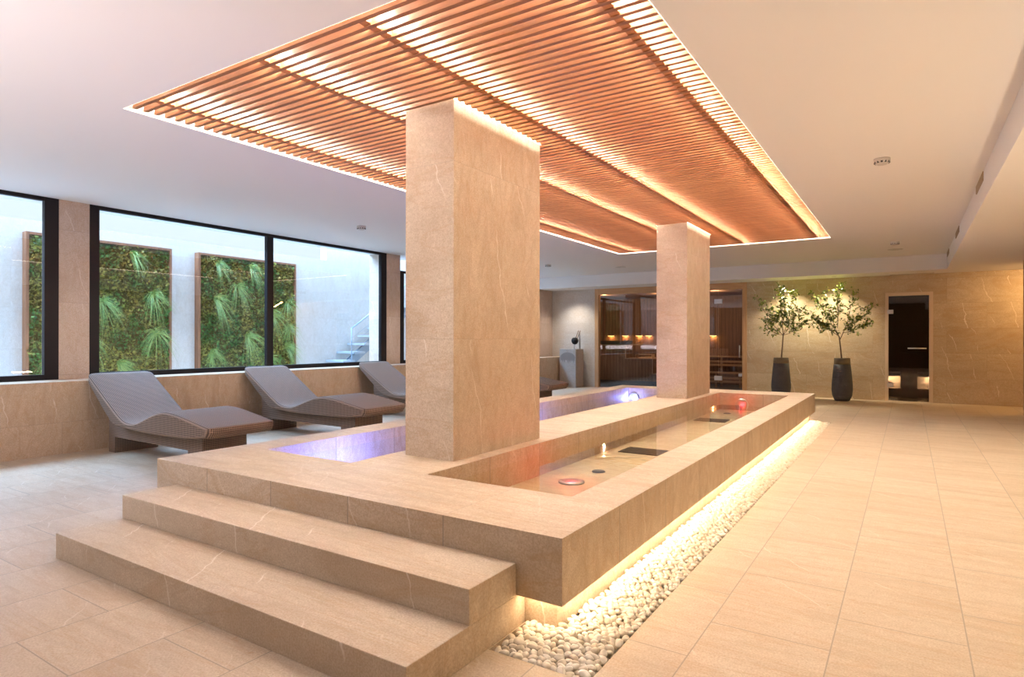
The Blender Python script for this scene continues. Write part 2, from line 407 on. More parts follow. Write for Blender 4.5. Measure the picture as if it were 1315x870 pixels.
# ------------------------------------------------------------------ POOL
pool = thing('foot_pool', (-3.0, 6.8, 0), 'raised limestone double pool with two long water basins and an overhanging rim', 'pool')
BZ = 0.18
RB = (-2.66, -1.60, 3.12, 10.60); LB = (-4.345, -3.38, 3.12, 10.75)
xs = [-4.69, -4.345, -3.38, -2.66, -1.60, -1.30]; ys = [2.442, 3.12, 10.60, 10.75, 11.27]
def in_basin(i, j): return (i == 1 and j in (1, 2)) or (i == 3 and j == 1)
slab = gridsolid(xs, ys, [0.155, BZ, 0.46], lambda i, j, k: k == 0 or not in_basin(i, j))
slab.build('coping_slab', pool_m, pool)
q = MB(); q.box(-4.60, -1.37, 2.52, 11.19, -0.08, 0.155)
q.build('plinth', step_m, pool)
pool_floor = stone('basin_floor', 'z', .6, .6, base=(0.74, 0.63, 0.44), vein=.2, rough=.5, offset=0)
for n_, bb, tint in (('right', RB, (0.95, 0.95, 0.86)), ('left', LB, (0.90, 0.94, 0.99))):
    q = MB(); q.box(bb[0] + .002, bb[1] - .002, bb[2] + .002, bb[3] - .002, BZ - .002, BZ + .002, 0)
    q.build('basin_floor', pool_floor, pool)
    q = MB(); q.add([(bb[0], bb[2], .36), (bb[1], bb[2], .36), (bb[1], bb[3], .36), (bb[0], bb[3], .36)], [(0, 1, 2, 3)])
    o = q.build('water', water('pool_water_' + n_, tint, .035 if n_ == 'right' else .15), pool)
grate_m = simple('drain_grate', (0.05, 0.04, 0.03), 0.5)
def grate(x, y, sx, sy):
    q = MB(); n = 9
    q.box(x - sx / 2, x + sx / 2, y - sy / 2, y + sy / 2, BZ + .002, BZ + .005, 0)
    for k in range(n): q.box(x - sx / 2, x + sx / 2, y - sy / 2 + sy * k / n, y - sy / 2 + sy * (k + .45) / n, BZ + .005, BZ + .012, 0)
    q.build('drain_grate', grate_m, pool)
grate(-2.32, 6.15, 0.42, 0.34); grate(-2.38, 9.05, 0.44, 0.34); grate(-4.08, 8.9, 0.36, 0.34)
for x, y in ((-2.30, 5.0), (-2.4, 10.0)):
    q = MB(); q.lathe([(0.0, .012), (.05, .012), (.06, .004), (.06, 0)], 20, (x, y, BZ)); q.build('drain_cap', grate_m, pool)
RED = (1.0, 0.03, 0.05); BLUE = (0.16, 0.22, 1.0)
red_e = emis('red_lamp_lens', RED, 1.6); blue_e = emis('blue_lamp_lens', (0.35, 0.45, 1.0), 5.0)
white_e = emis('white_lamp_core', (1, .8, .7), 6.0)
def pool_lamp(c, ax, m, col, power):
    q = MB(); r = 0.085
    prof = [(r + .02, 0), (r + .02, .012), (r, .016)]
    q2 = MB(); q2.lathe([(r, .006), (r * .5, .013), (0.001, .014)], 24)
    q3 = MB(); q3.lathe(prof, 24)
    for qq, mm, nm in ((q3, steel, 'lamp_ring'), (q2, m, 'underwater_light')):
        if ax == 'y': qq.v = [(x, -z, y) for x, y, z in qq.v]
        qq.v = [(x + c[0], y + c[1], z + c[2]) for x, y, z in qq.v]
        ob = qq.build(nm, mm, pool, fix=True)
    d = bpy.data.lights.new('underwater_glow', 'POINT'); d.energy = power; d.color = col; d.shadow_soft_size = 0.04
    o = bpy.data.objects.new('underwater_glow', d); COL.objects.link(o); o.parent = pool
    off = Vector((0, -0.08, 0)) if ax == 'y' else Vector((0, 0, 0.07))
    o.location = Vector(c) + off - Vector(pool.location)
pool_lamp((-2.31, 4.5, BZ + .003), 'z', red_e, RED, 2.4)
pool_lamp((-2.31, 10.598, .27), 'y', red_e, RED, 1.5)
pool_lamp((-4.24, 10.748, .27), 'y', blue_e, BLUE, 9)
pool_lamp((-3.9, 7.0, BZ + .003), 'z', blue_e, BLUE, 30)
pool_lamp((-3.95, 3.85, BZ + .003), 'z', blue_e, BLUE, 36)
# hidden warm strip lights below the overhang
led = emis('warm_led', (1.0, 0.72, 0.42), 12)
q = MB(); q.box(-1.345, -1.333, 2.54, 11.15, .143, .153, 0); q.build('led_strip', led, pool)
q = MB(); q.box(-1.53, -1.36, 2.475, 2.487, .143, .153, 0); q.build('led_strip', led, pool)
area_y('rim_glow', (-1.335, 6.85, .149), .03, 8.6, 44, (1.0, .80, .56), (0, 0, -1))
area('rim_glow_front', (-1.44, 2.48, .149), .16, .9, (1.0, .80, .56), (0, 0, -1), .02)

# steps
q = MB(); q.box(-4.42, -1.54, 1.69, 2.518, 0, .153); 
tag(q.build('stone_step', step_m, loc=(-3, 1.9, 0), bevel=.003), 'lower long limestone step resting on the floor', 'step', 'steps up to the pool')
q = MB(); q.box(-4.42, -1.54, 2.073, 2.441, .153, .306)
tag(q.build('stone_step', step_m, loc=(-3, 2.2, .153), bevel=.003), 'upper long limestone step resting against the pool front', 'step', 'steps up to the pool')

# columns
for y0, y1, lab in ((3.555, 4.80, 'wide limestone column nearer the steps, standing between the two basins'), (9.17, 10.43, 'farther limestone column rising from the far end of the pool')):
    q = MB(); q.box(-3.25, -2.785, y0, y1, 0.46, 3.459)
    tag(q.build('column', col_m, loc=(-3.02, (y0 + y1) / 2, .46)), lab, 'column', 'columns through the pool')

# gravel
BEDX = [(-1.37, -1.065, 2.53, 11.24), (-1.53, -1.065, 2.22, 2.53)]
peb_m, nt, b = mat('white_pebble'); g = G(nt)
oi = g.n('ShaderNodeObjectInfo'); geo = g.n('ShaderNodeNewGeometry')
rr = g.math('FRACT', g.math('ADD', oi.outputs['Random'], geo.outputs['Random Per Island']))
tcn = g.n('ShaderNodeTexNoise', i_Vector=g.n('ShaderNodeTexCoord').outputs['Object'], i_Scale=30.0, i_Detail=4.0).outputs[0]
c = g.mix(rr, (0.84, 0.80, 0.72), (0.68, 0.59, 0.45)); c = g.mix(g.math('MULTIPLY', g.ramp(tcn, [(.45, 0), (.7, 1)]), .4), c, (0.70, 0.60, 0.44))
g.link(c, b.inputs['Base Color']); b.inputs['Roughness'].default_value = 0.4
def peb_mesh(sub, seed):
    bm = bmesh.new(); bmesh.ops.create_icosphere(bm, subdivisions=sub, radius=1.0)
    for v in bm.verts:
        n_ = noise.noise(v.co * 1.1 + Vector((seed * 3.1, seed * 1.7, 0)))
        v.co *= 1 + 0.26 * n_
    for f in bm.faces: f.smooth = True
    me = bpy.data.meshes.new('pebble'); bm.to_mesh(me); bm.free(); me.materials.append(peb_m)
    return me
pm = [peb_mesh(3, k) for k in range(10)]
spots = []
sp = 0.0345
for (x0, x1, y0, y1) in BEDX:
    for lay in range(2):
        yy = y0 + .016; row = 0
        while yy < y1 - .01:
            xx = x0 + .016 + (row % 2) * sp / 2 + lay * sp / 3
            while xx < x1 - .012:
                px, py = xx + random.uniform(-.006, .006), yy + random.uniform(-.006, .006)
                # heap: a little higher against the plinth
                near = min(math.hypot(max(0, px + 1.37), max(0, 2.52 - py)), .3) / .3
                hh = 0.010 + 0.032 * (1 - near)
                spots.append((px, py, -0.058 + lay * .034 + hh + random.uniform(-.004, .006)))
                xx += sp
            yy += sp * .87; row += 1
top = sorted([s for s in spots if s[2] > -.030], key=lambda s: s[0] ** 2 + s[1] ** 2)
indiv = top[:300]; rest = [s for s in spots if s not in set(indiv)]
def prand():
    r = random.uniform(.0146, .0205)
    return Vector((r * random.uniform(1.05, 1.5), r * random.uniform(.85, 1.1), r * random.uniform(.65, .9)))
for k, s_ in enumerate(indiv):
    o = bpy.data.objects.new('pebble', pm[k % 10]); COL.objects.link(o)
    o.location = s_; o.scale = prand()
    o.rotation_euler = (random.uniform(-.5, .5), random.uniform(-.5, .5), random.uniform(0, 6.28))
    tag(o, 'smooth whitish pebble lying in the lit gravel trench beside the pool', 'pebble', 'pebbles at the near end of the trench')
lowm = peb_mesh(1, 2); lv = [v.co.copy() for v in lowm.vertices]; lf = [tuple(p_.vertices) for p_ in lowm.polygons]
mid_ = peb_mesh(2, 5); mv = [v.co.copy() for v in mid_.vertices]; mf = [tuple(p_.vertices) for p_ in mid_.polygons]
q = MB()
from mathutils import Euler
for s_ in rest:
    R_ = Euler((random.uniform(-.5, .5), random.uniform(-.5, .5), random.uniform(0, 6.28))).to_matrix()
    sc = prand(); vv, ff = (mv, mf) if s_[1] < 4.5 else (lv, lf)
    q.add([R_ @ Vector((v.x * sc.x, v.y * sc.y, v.z * sc.z)) + Vector(s_) for v in vv], ff, 0, True)
tag(q.build('pebble_bed', peb_m, fix=False), 'long bed of whitish pebbles glowing beside the pool', 'pebbles', kind='stuff')

# ------------------------------------------------------------------ SLATTED CEILING PANEL
panel = thing('slatted_ceiling_panel', (-3.0, 7.0, 3.085), 'large warm wood slatted ceiling panel with lights behind its slats above the pool', 'ceiling panel')
q = MB(); SB = 3.085; SH = .038; y = PY0 + .055; k = 0
cols = [(3.555, 4.80), (9.17, 10.43)]
while y + .03 < PY1 - .01:
    hit = any(y + .03 > a - .02 and y < b_ + .02 for a, b_ in cols)
    if hit:
        q.box(PX0 + .03, -3.27, y, y + .03, SB, SB + SH, 0); q.box(-2.765, PX1 - .015, y, y + .03, SB, SB + SH, 0)
    else: q.box(PX0 + .03, PX1 - .015, y, y + .03, SB, SB + SH, 0)
    y += .08
q.build('slat_panel', slat_w, panel)
# the fascia board on the near edge
BEAMS = (-4.65, -3.42, -2.53, -1.33)
led_c = emis('cove_led', (1.0, 0.92, 0.84), 480)
for bx in BEAMS:
    q = MB(); q.box(bx - .025, bx + .03, PY0 + .056, PY1 - .03, SB + .008, SB + .05, 0); q.build('support_beam', beam_w, panel)
    q = MB(); q.box(bx + .05, bx + .062, PY0 + .05, PY1 - .05, SB + .082, SB + .094, 0); q.build('led_strip', led_c, panel)
edge_e = emis('edge_led', (1.0, 0.82, 0.62), 3)
q = MB(); t = .006; zz0, zz1 = CZ + .003, CZ + .014
q.box(PX0, PX0 + t, PY0, PY1, zz0, zz1, 0); q.box(PX1 - t, PX1, PY0, PY1, zz0, zz1, 0)
q.box(PX0 + t, PX1 - t, PY0, PY0 + t, zz0, zz1, 0); q.box(PX0 + t, PX1 - t, PY1 - t, PY1, zz0, zz1, 0)
q.build('edge_led_strip', edge_e, panel)
col_e = emis('column_led', (1.0, 0.80, 0.58), 7)
for a, b_ in cols:
    q = MB(); x0, x1 = -3.25, -2.785; t = .008; g_ = .006
    q.box(x0 - g_ - t, x0 - g_, a - g_, b_ + g_, SB + .004, SB + .014, 0); q.box(x1 + g_, x1 + g_ + t, a - g_, b_ + g_, SB + .004, SB + .014, 0)
    q.build('column_led_strip', col_e, panel)

# ------------------------------------------------------------------ LOUNGERS
wk, nt, b = mat('grey_brown_wicker'); g = G(nt)
tc = g.n('ShaderNodeTexCoord').outputs['UV']
sep = g.n('ShaderNodeSeparateXYZ', i_0=tc)
u_, v_ = sep.outputs[0], sep.outputs[1]
s1 = g.math('SINE', g.math('MULTIPLY', g.math('ADD', u_, v_), 2 * PI / .038)); s2 = g.math('SINE', g.math('MULTIPLY', g.math('SUBTRACT', u_, v_), 2 * PI / .038))
wv = g.math('MULTIPLY', s1, s2)
k1 = g.ramp(g.math('MULTIPLY_ADD', wv, .5, .5), [(.25, 0), (.75, 1)])
nz = g.n('ShaderNodeTexNoise', i_Vector=tc, i_Scale=60.0, i_Detail=3.0).outputs[0]
c = g.mix(k1, (0.040, 0.026, 0.018), (0.42, 0.285, 0.20)); c = g.mix(g.math('MULTIPLY', nz, .4), c, (0.16, 0.13, 0.115))
g.link(c, b.inputs['Base Color']); b.inputs['Roughness'].default_value = .6; b.inputs['Specular IOR Level'].default_value = .15
g.link(g.n('ShaderNodeBump', i_Height=k1, i_Strength=.7, i_Distance=.005).outputs[0], b.inputs['Normal'])
def smooth_curve(pts, n):
    out = []
    P = [Vector(p) for p in pts]; P = [P[0] * 2 - P[1]] + P + [P[-1] * 2 - P[-2]]
    for i in range(1, len(P) - 2):
        for k in range(n):
            t = k / n; a, b_, c_, d = P[i - 1:i + 3]
            out.append(0.5 * ((2 * b_) + (c_ - a) * t + (2 * a - 5 * b_ + 4 * c_ - d) * t * t + (3 * b_ - a - 3 * c_ + d) * t ** 3))
    out.append(P[-2]); return out
OX = -7.05
topc = smooth_curve([(-8.32, .93), (-8.05, .765), (-7.79, .605), (-7.55, .465), (-7.42, .415), (-7.28, .402), (-7.12, .43), (-6.9, .508), (-6.74, .556), (-6.58, .578), (-6.36, .562), (-6.13, .525), (-5.75, .462)], 4)
botc = smooth_curve([(-8.31, .835), (-8.01, .60), (-7.80, .44), (-7.66, .365), (-7.4, .335), (-7.1, .322), (-6.5, .320), (-6.1, .33), (-5.80, .36)], 6)
def seat_mesh():
    bm = bmesh.new(); uvl = bm.loops.layers.uv.new('uv')
    N = 64
    def samp(c, t):
        f = t * (len(c) - 1); i = min(int(f), len(c) - 2); return c[i].lerp(c[i + 1], f - i)
    def arc(c):
        L = [0]
        for i in range(1, len(c)): L.append(L[-1] + (c[i] - c[i - 1]).length)
        return L
    def even(c, n):
        L = arc(c); out = []
        for k in range(n):
            s = L[-1] * k / (n - 1); i = 0
            while i < len(L) - 2 and L[i + 1] < s: i += 1
            out.append(c[i].lerp(c[i + 1], (s - L[i]) / max(1e-9, L[i + 1] - L[i])))
        return out
    T = even(topc, N); Bt = even(botc, N)
    loop = T + [T[-1].lerp(Bt[-1], .5) + Vector((.02, 0))] + Bt[::-1] + [Bt[0].lerp(T[0], .5) + Vector((-.012, .01))]
    mid = [T[i].lerp(Bt[i], .5) for i in range(N)]
    midl = mid + [mid[-1]] + mid[::-1] + [mid[0]]
    W = .385; M_ = []
    ring = []
    for k in range(0, 7): # edge stations from -W
        a = k / 6 * PI / 2; M_.append((-W + .03 * (1 - math.sin(a)) - .0 + 0, a))
    st = [(-W + .03 * (1 - math.sin(k / 6 * PI / 2)), k / 6 * PI / 2) for k in range(7)]
    sts = []
    for k in range(7):
        a = k / 6 * PI / 2                      # 0 = outermost
        yy = -W + .032 * (1 - math.cos(a)); ins = .032 * (1 - math.sin(a))
        sts.append((yy, ins))
    sts += [(-W + .06, 0), (-W + .1, 0), (-.15, 0), (0, 0)]
    sts = sts + [(-y_, i_) for y_, i_ in sts[:-1][::-1]]
    rows = []
    for (yy, ins) in sts:
        # plan corner rounding at head and foot
        e = max(0.0, abs(yy) - (W - .09)) / .09
        cut = .085 * (1 - math.sqrt(max(0, 1 - e * e)))
        row = []
        xmin, xmax = -8.33, -5.73
        for P_, Q_ in zip(loop, midl):
            d = (P_ - Q_); L = d.length; P2 = Q_ + d * max(0.0, (L - ins) / L) if L > 1e-6 else P_
            x = P2.x; z = P2.y
            if x < xmin + .3: 
                f_ = (xmin + .3 - x) / .3; sh = cut * f_; x += sh; z -= sh * .62
            if x > xmax - .3: 
                f_ = (x - xmax + .3) / .3; sh = cut * f_; x -= sh; z += sh * .1
            row.append(bm.verts.new((x - OX, yy, z)))
        rows.append(row)
    n = len(loop); L = [0]
    for i in range(1, n + 1): L.append(L[-1] + (loop[i % n] - loop[i - 1]).length)
    for r in range(len(rows) - 1):
        for i in range(n):
            j = (i + 1) % n
            f = bm.faces.new((rows[r][i], rows[r][j], rows[r + 1][j], rows[r + 1][i])); f.smooth = True
            for lp, (uu, vv) in zip(f.loops, ((L[i], r), (L[i + 1], r), (L[i + 1], r + 1), (L[i], r + 1))): lp[uvl].uv = (uu, sts[vv][0])
    for row, sgn in ((rows[0], 1), (rows[-1], -1)):
        for i in range(N - 1):
            a, b_ = row[i], row[i + 1]; c_, d = row[n - 2 - i - 1], row[n - 2 - i]
            try:
                f = bm.faces.new((a, b_, c_, d) if sgn > 0 else (d, c_, b_, a))
                for lp in f.loops: lp[uvl].uv = (lp.vert.co.x, lp.vert.co.z)
            except ValueError: pass
        for tri in ((row[N - 1], row[N], row[N + 1]), (row[0], row[n - 2], row[n - 1])):
            try:
                f = bm.faces.new(tri)
                for lp in f.loops: lp[uvl].uv = (lp.vert.co.x, lp.vert.co.z)
            except ValueError: pass
    bmesh.ops.recalc_face_normals(bm, faces=bm.faces)
    me = bpy.data.meshes.new('seat'); bm.to_mesh(me); bm.free(); me.materials.append(wk)
    return me
def uvbox(o):
    me = o.data; uv = me.uv_layers.new(name='uv')
    for p_ in me.polygons:
        a = max(range(3), key=lambda i: abs(p_.normal[i]))
        for li in p_.loop_indices:
            co = me.vertices[me.loops[li].vertex_index].co
            uv.data[li].uv = {0: (co.y, co.z), 1: (co.x, co.z), 2: (co.x, co.y)}[a]
def make_lounger():
    root = bpy.data.objects.new('wicker_lounger', None); COL.objects.link(root)
    o = bpy.data.objects.new('seat', seat_mesh()); COL.objects.link(o); o.parent = root
    # base: beam under the seat with two full-width legs
    y0, y1 = -.25, .25
    bpoly = [(-8.05, .19), (-6.09, .175), (-6.09, .345), (-7.1, .35), (-7.5, .37), (-7.68, .40), (-7.82, .475), (-8.05, .63)]
    q = MB(); q.prism([(a - OX, c_) for a, c_ in bpoly], 'y', y0, y1)
    b1 = q.build('base', wk, root); b1.location = (0, 0, 0); uvbox(b1)
    for xa, xb, zt in ((-8.05, -7.90, .19), (-6.36, -6.09, .178)):
        q = MB(); q.box(xa - OX, xb - OX, y0, y1, 0, zt, 0); l = q.build('leg', wk, root); l.location = (0, 0, 0); uvbox(l)
    return root
proto = make_lounger()
LN = [(3.875, 'grey-brown wicker lounger nearest the camera, its head under the first window pier'),
      (5.95, 'grey-brown wicker lounger second from the near end, between the nearest and the half hidden one'),
      (8.22, 'grey-brown wicker lounger half hidden by the wide column, head below the second pier'),
      (10.75, 'wicker lounger far behind the wide column with only its foot end showing')]
for k, (yy, lab) in enumerate(LN):
    o = proto
    if k:
        o = proto.copy(); COL.objects.link(o)
        for ch in list(proto.children):
            c_ = ch.copy(); COL.objects.link(c_); c_.parent = o
    o.location = (OX, yy, 0)
    tag(o, lab, 'lounger', 'wicker loungers along the window wall')

# ------------------------------------------------------------------ BACK WALL: STEAM ROOM DOOR
door = thing('door_1', (0, BY, 0), 'smoked glass steam room door in a pale frame', None, kind='structure')
pale_al = simple('pale_bronze_frame', (0.66, 0.52, 0.38), 0.4, 0.15)
q = MB(); q.box(-.44, -.377, BY - .012, BY + .13, 0, 2.378, 0); q.box(.367, .437, BY - .012, BY + .13, 0, 2.378, 0); q.box(-.377, .367, BY - .012, BY + .13, 2.305, 2.378, 0)
q.build('door_frame', pale_al, door, bevel=.003)
q = MB(); q.box(-.374, .364, BY + .02, BY + .03, .012, 2.302, 0); leaf_o = q.build('glass_leaf', smoke_glass, door)
for zc in (1.96, .345):
    q = MB(); q.box(-.40, -.285, BY - .02, BY + .045, zc - .045, zc + .045, 0); plabel(q.build('hinge', steel, leaf_o, bevel=.004), 'square steel hinge')
q = MB(); q.tube([(-.02, BY - .04, 1.16), (.32, BY - .04, 1.16)], .014, 12)
for xx in (.03, .27): q.tube([(xx, BY - .04, 1.16), (xx, BY + .02, 1.16)], .009, 8)
plabel(q.build('door_handle', steel, leaf_o), 'horizontal steel bar handle')
# steam room interior
dk = stone_set('steam_room_tile', .3, .3, base=(0.24, 0.17, 0.11), vein=.1, streak=.2, rough=.3, offset=0)
for bx_, lab_ in (((-1.0, -.95, 16.1, 18.3, 0, 2.5), 'left dark tiled steam room wall'), ((1.2, 1.25, 16.1, 18.3, 0, 2.5), 'right dark tiled steam room wall'), ((-1.0, 1.25, 18.3, 18.35, 0, 2.5), 'back steam room wall')):
    rect_wall('wall_steam_room', dk, [bx_], lab_)
rect_wall('ceiling', dk, [(-1.0, 1.25, 16.1, 18.35, 2.5, 2.55)], 'steam room ceiling'); rect_wall('floor', dk, [(-1.0, 1.25, 16.1, 18.35, -.05, 0)], 'steam room floor')
cream = stone_set('bench_base_tile', .3, .3, base=(0.60, 0.50, 0.38), vein=0, streak=.1, offset=0)
for xa, xb, lab in ((-.949, -.17, 'left dark-topped bench with a glowing base inside the steam room'), (.17, 1.199, 'right dark-topped bench with a glowing base inside the steam room')):
    r_ = thing('steam_bench', ((xa + xb) / 2, 17.5, 0), lab, 'bench', 'benches in the steam room')
    q = MB(); q.box(xa, xb, 17.25, 18.29, .48, .55); q.build('seat', dk, r_)
    q = MB(); q.box(xa, xb, 17.45, 18.29, .0, .48); q.build('base', cream, r_)
    area('bench_glow', ((xa + xb) / 2, 17.33, .475), .7, 14.0, (1, .85, .62), (0, 0.8, -1), .03)
q = MB(); q.box(-.95, 1.2, 17.2, 17.45, 0, .2); tag(q.build('footrest_step', dk), 'low dark step in front of the steam room benches', 'step')
q = MB(); q.box(-.15, .165, 16.95, 17.19, 0, 1.04); tag(q.build('steam_column', dk), 'dark tiled block standing in the middle of the steam room', 'pedestal')

# ------------------------------------------------------------------ SAUNA
sf = thing('glazed_partition', (-5.4, BY, 0), 'wood framed glass sauna front with a glass door, left of the potted trees', 'sauna')
q = MB(); X0, X1 = -7.452, -3.357
q.box(X0, X0 + .115, BY - .02, BY + .12, 0, LZ, 0); q.build('jamb', frame_w, sf, bevel=.003)
q = MB(); q.box(X1 - .105, X1, BY - .02, BY + .12, 0, LZ, 0); q.build('jamb', frame_w, sf, bevel=.003)
hw = wood('sauna_head_wood', (0.62, 0.38, 0.19), (0.48, 0.26, 0.11), 'x', rough=0.5)
q = MB(); q.box(X0 + .115, X1 - .105, BY - .02, BY + .12, 2.60, LZ, 0); q.build('head_board', hw, sf)
q = MB(); q.box(X0 + .115, -5.6, BY + .04, BY + .05, .01, 2.60, 0); q.build('glass_pane', sauna_glass, sf)
q = MB(); q.box(-5.595, -4.06, BY + .04, BY + .05, .01, 2.60, 0); q.build('glass_pane', sauna_glass, sf)
q = MB(); q.box(-4.05, X1 - .108, BY + .04, BY + .05, 2.37, 2.60, 0); q.build('transom_pane', sauna_glass, sf)
dr = MB(); dr.box(-4.05, X1 - .108, BY + .04, BY + .05, .01, 2.36, 0); dr = dr.build('glass_door', sauna_glass, sf)
for zc in (2.31, .37):
    q = MB(); q.box(-4.15, -3.96, BY + .015, BY + .07, zc - .055, zc + .055, 0); h_ = q.build('hinge', steel, dr, bevel=.003); plabel(h_, 'square steel hinge')
q = MB(); q.tube([(-3.53, BY - .01, .9), (-3.53, BY - .01, 1.2)], .013, 10)
for zz in (.95, 1.15): q.tube([(-3.53, BY - .01, zz), (-3.53, BY + .04, zz)], .008, 8)
q.build('door_handle', steel, dr)
q = MB(); q.box(-3.56, -3.48, BY + .02, BY + .06, .43, .50, 0); q.build('lock_plate', steel, dr)
# room
q = MB(); q.box(-9.0, -3.2, 19.0, 19.06, 0, 2.7, 0); q.box(-9.0, -3.2, 16.1, 19.06, 2.66, 2.72, 0)
tag(q.build('wall_sauna_back', sauna_wall), 'dark board sauna wall', kind='structure')
q = MB(); q.box(-9.06, -9.0, 16.1, 19.06, 0, 2.7, 0); q.box(-3.2, -3.14, 16.1, 19.06, 0, 2.7, 0)
tag(q.build('wall_sauna_side', sauna_wall_side), 'dark board sauna side wall', kind='structure')
q = MB(); q.box(-9.06, -3.14, 16.1, 19.06, -.06, 0, 0); tag(q.build('floor_sauna', simple('sauna_floor_tile', (0.10, .10, .10), .5)), 'dark sauna floor', kind='structure')
# stepped bench block
d = bpy.data.lights.new('steam_fill', 'POINT'); d.energy = 5; d.color = (1, .72, .36); d.shadow_soft_size = .02  # unseen point light added to lift the dark steam room
o = bpy.data.objects.new('steam_fill', d); COL.objects.link(o); o.location = (.75, 16.9, 2.35)
sb = thing('sauna_bench', (-7.4, 17.6, 0), 'three tier sauna bench clad in pale vertical boards, at the left of the sauna', 'bench', 'sauna benches')
q = MB(); q.prism([(-8.99, .18), (-5.3, .18), (-5.3, .38), (-5.965, .38), (-5.965, .795), (-6.755, .795), (-6.755, 1.175), (-8.99, 1.175)], 'y', 16.5, 16.53)
q.build('board_panel', bench_board, sb)
trim_w = wood('trim_wood', (0.78, 0.62, 0.42), (0.66, 0.48, 0.30), 'x')
q = MB()
for (xa, xb, zt) in ((-8.99, -6.74, 1.195), (-6.755, -5.95, .815), (-5.965, -5.3, .40)): q.box(xa, xb, 16.48, 18.0, zt - .022, zt, 0)
q.build('seat', bench_w, sb)
q = MB()
for xx, z0, z1 in ((-6.755, .795, 1.175), (-5.965, .38, .795)): q.box(xx - .012, xx + .012, 16.476, 16.50, z0, z1, 0)
for (xa, xb, zt) in ((-8.99, -6.743, 1.197), (-6.743, -5.953, .817), (-5.953, -5.3, .402)): q.box(xa, xb, 16.470, 16.481, zt - .025, zt, 0)
q.build('edge_trim', trim_w, sb)
q = MB(); q.box(-8.99, -5.3, 16.55, 17.9, 0, .18, 0); q.build('kick_base', simple('kick_grey', (0.10, .115, .13), .5), sb)
def slat_bench(name, x0, x1, y0, y1, z, lab):
    r_ = thing(name, ((x0 + x1) / 2, (y0 + y1) / 2, 0), lab, 'bench', 'sauna benches')
    q = MB(); n = 4; w_ = (y1 - y0) / n
    for k in range(n): q.box(x0, x1, y0 + k * w_, y0 + k * w_ + w_ * .8, z - .03, z, 0)
    q.build('seat', bench_w, r_)
    q = MB()
    for zz in (z - .12, z - .22): q.box(x0, x1, y0 + .01, y0 + .035, zz - .06, zz, 0)
    q.build('front_rail', bench_w, r_)
    n = 4
    for k in range(n):
        xx = x0 + .04 + (x1 - x0 - .12) * k / (n - 1)
        q = MB(); q.box(xx, xx + .05, y0 + .04, y0 + .09, 0, z - .03, 0); q.build('leg', bench_w, r_)
slat_bench('sauna_bench', -5.28, -3.21, 17.7, 18.28, .42, 'lower slatted bench along the back of the sauna')
slat_bench('sauna_bench', -5.28, -3.21, 18.3, 18.98, .86, 'upper slatted bench along the back of the sauna')
# head rest on tier two and dark tray on tier one
q = MB()
for xa, xb, za, zb in ((-6.62, -6.12, .905, .925), (-6.62, -6.60, .82, .905), (-6.14, -6.12, .82, .905)): q.box(xa, xb, 16.9, 17.1, za, zb, 0)
tag(q.build('head_rest', trim_w), 'small pale wooden head rest standing on the middle bench tier', 'head rest')
q = MB(); q.prism([(-7.6, 1.197), (-6.86, 1.197), (-6.78, 1.30), (-7.68, 1.30)], 'y', 16.7, 17.1)
tag(q.build('tray', dark_pl), 'dark tray standing on the top bench tier', 'tray')
nl = emis('niche_lamp', (1.0, .55, .18), 9.0)
for k, xx in enumerate((-8.27, -7.77, -7.30, -6.98, -4.96)):
    r_ = thing('wall_light', (xx, 18.99, 1.46), ['warm wall light at the far left', 'warm wall light second from the left', 'warm wall light third from the left', 'warm wall light fourth from the left', 'warm wall light beside the glass door'][k] + ' on the sauna back wall', 'light', 'small lights on the sauna wall')
    q = MB(); q.box(xx - .11, xx + .11, 18.90, 18.995, 1.46, 1.49, 0); sh_o = q.build('shade', bench_w, r_)
    q = MB(); q.box(xx - .09, xx + .09, 18.91, 18.985, 1.452, 1.46, 0); q.build('lamp', nl, sh_o)
    d = bpy.data.lights.new('niche_glow', 'POINT'); d.energy = 2.2; d.color = (1, .6, .22); d.shadow_soft_size = .02
    o = bpy.data.objects.new('niche_glow', d); COL.objects.link(o); o.parent = r_; o.location = (0, -.05, -.035)
for x_, y_ in ((-7.6, 16.9), (-6.0, 17.2), (-4.4, 17.0)):  # unseen point lights added to lighten the sauna interior
    d = bpy.data.lights.new('sauna_lamp', 'POINT'); d.energy = 28; d.color = (1, .70, .42); d.shadow_soft_size = .02
    o = bpy.data.objects.new('sauna_lamp', d); COL.objects.link(o); o.location = (x_, y_, 2.55)

# ------------------------------------------------------------------ PEDESTAL
ped_m = stone_set('pedestal_stone', 3, 3, base=(0.52, 0.47, 0.42), vein=.3, streak=.3, seed=9, offset=0, ox=1.5, oy=1.5)
pd = thing('stone_pedestal', (-8.02, 15.6, 0), 'square grey stone pedestal with a damp stain, left of the sauna', 'pedestal')
q = MB(); q.box(-8.275, -7.765, 15.38, 15.86, 0, 1.075); q.build('body', ped_m, pd, bevel=.006)
wet = simple('damp_stain', (0.27, 0.23, 0.20), .35)
q = MB(); pts = []
for k in range(13):
    a = PI - PI * k / 12; pts.append((-8.02 + .235 * math.cos(a), .83 + .15 * math.sin(a)))
dr_ = []
for k in range(16):
    xx = -7.80 - .44 * k / 15; dr_.append((xx, .80 - (.02 if k % 2 == 0 else random.uniform(.04, .14))))
q.prism(pts + dr_, 'y', 15.3795, 15.381); plabel(q.build('damp_stain', wet, pd), 'darker damp stain')
tw = thing('ladle_holder', (-7.86, 15.6, 1.075), 'black round head with slim sticks standing on the grey stone pedestal', 'ladle')
blk = simple('black_rubber', (0.008, .008, .009), .7)
q = MB(); q.lathe([(0.001, -.1), (.06, -.085), (.095, -.03), (.1, .03), (.07, .085), (.001, .1)], 20, (-7.88, 15.55, 1.30)); q.build('round_head', blk, tw)
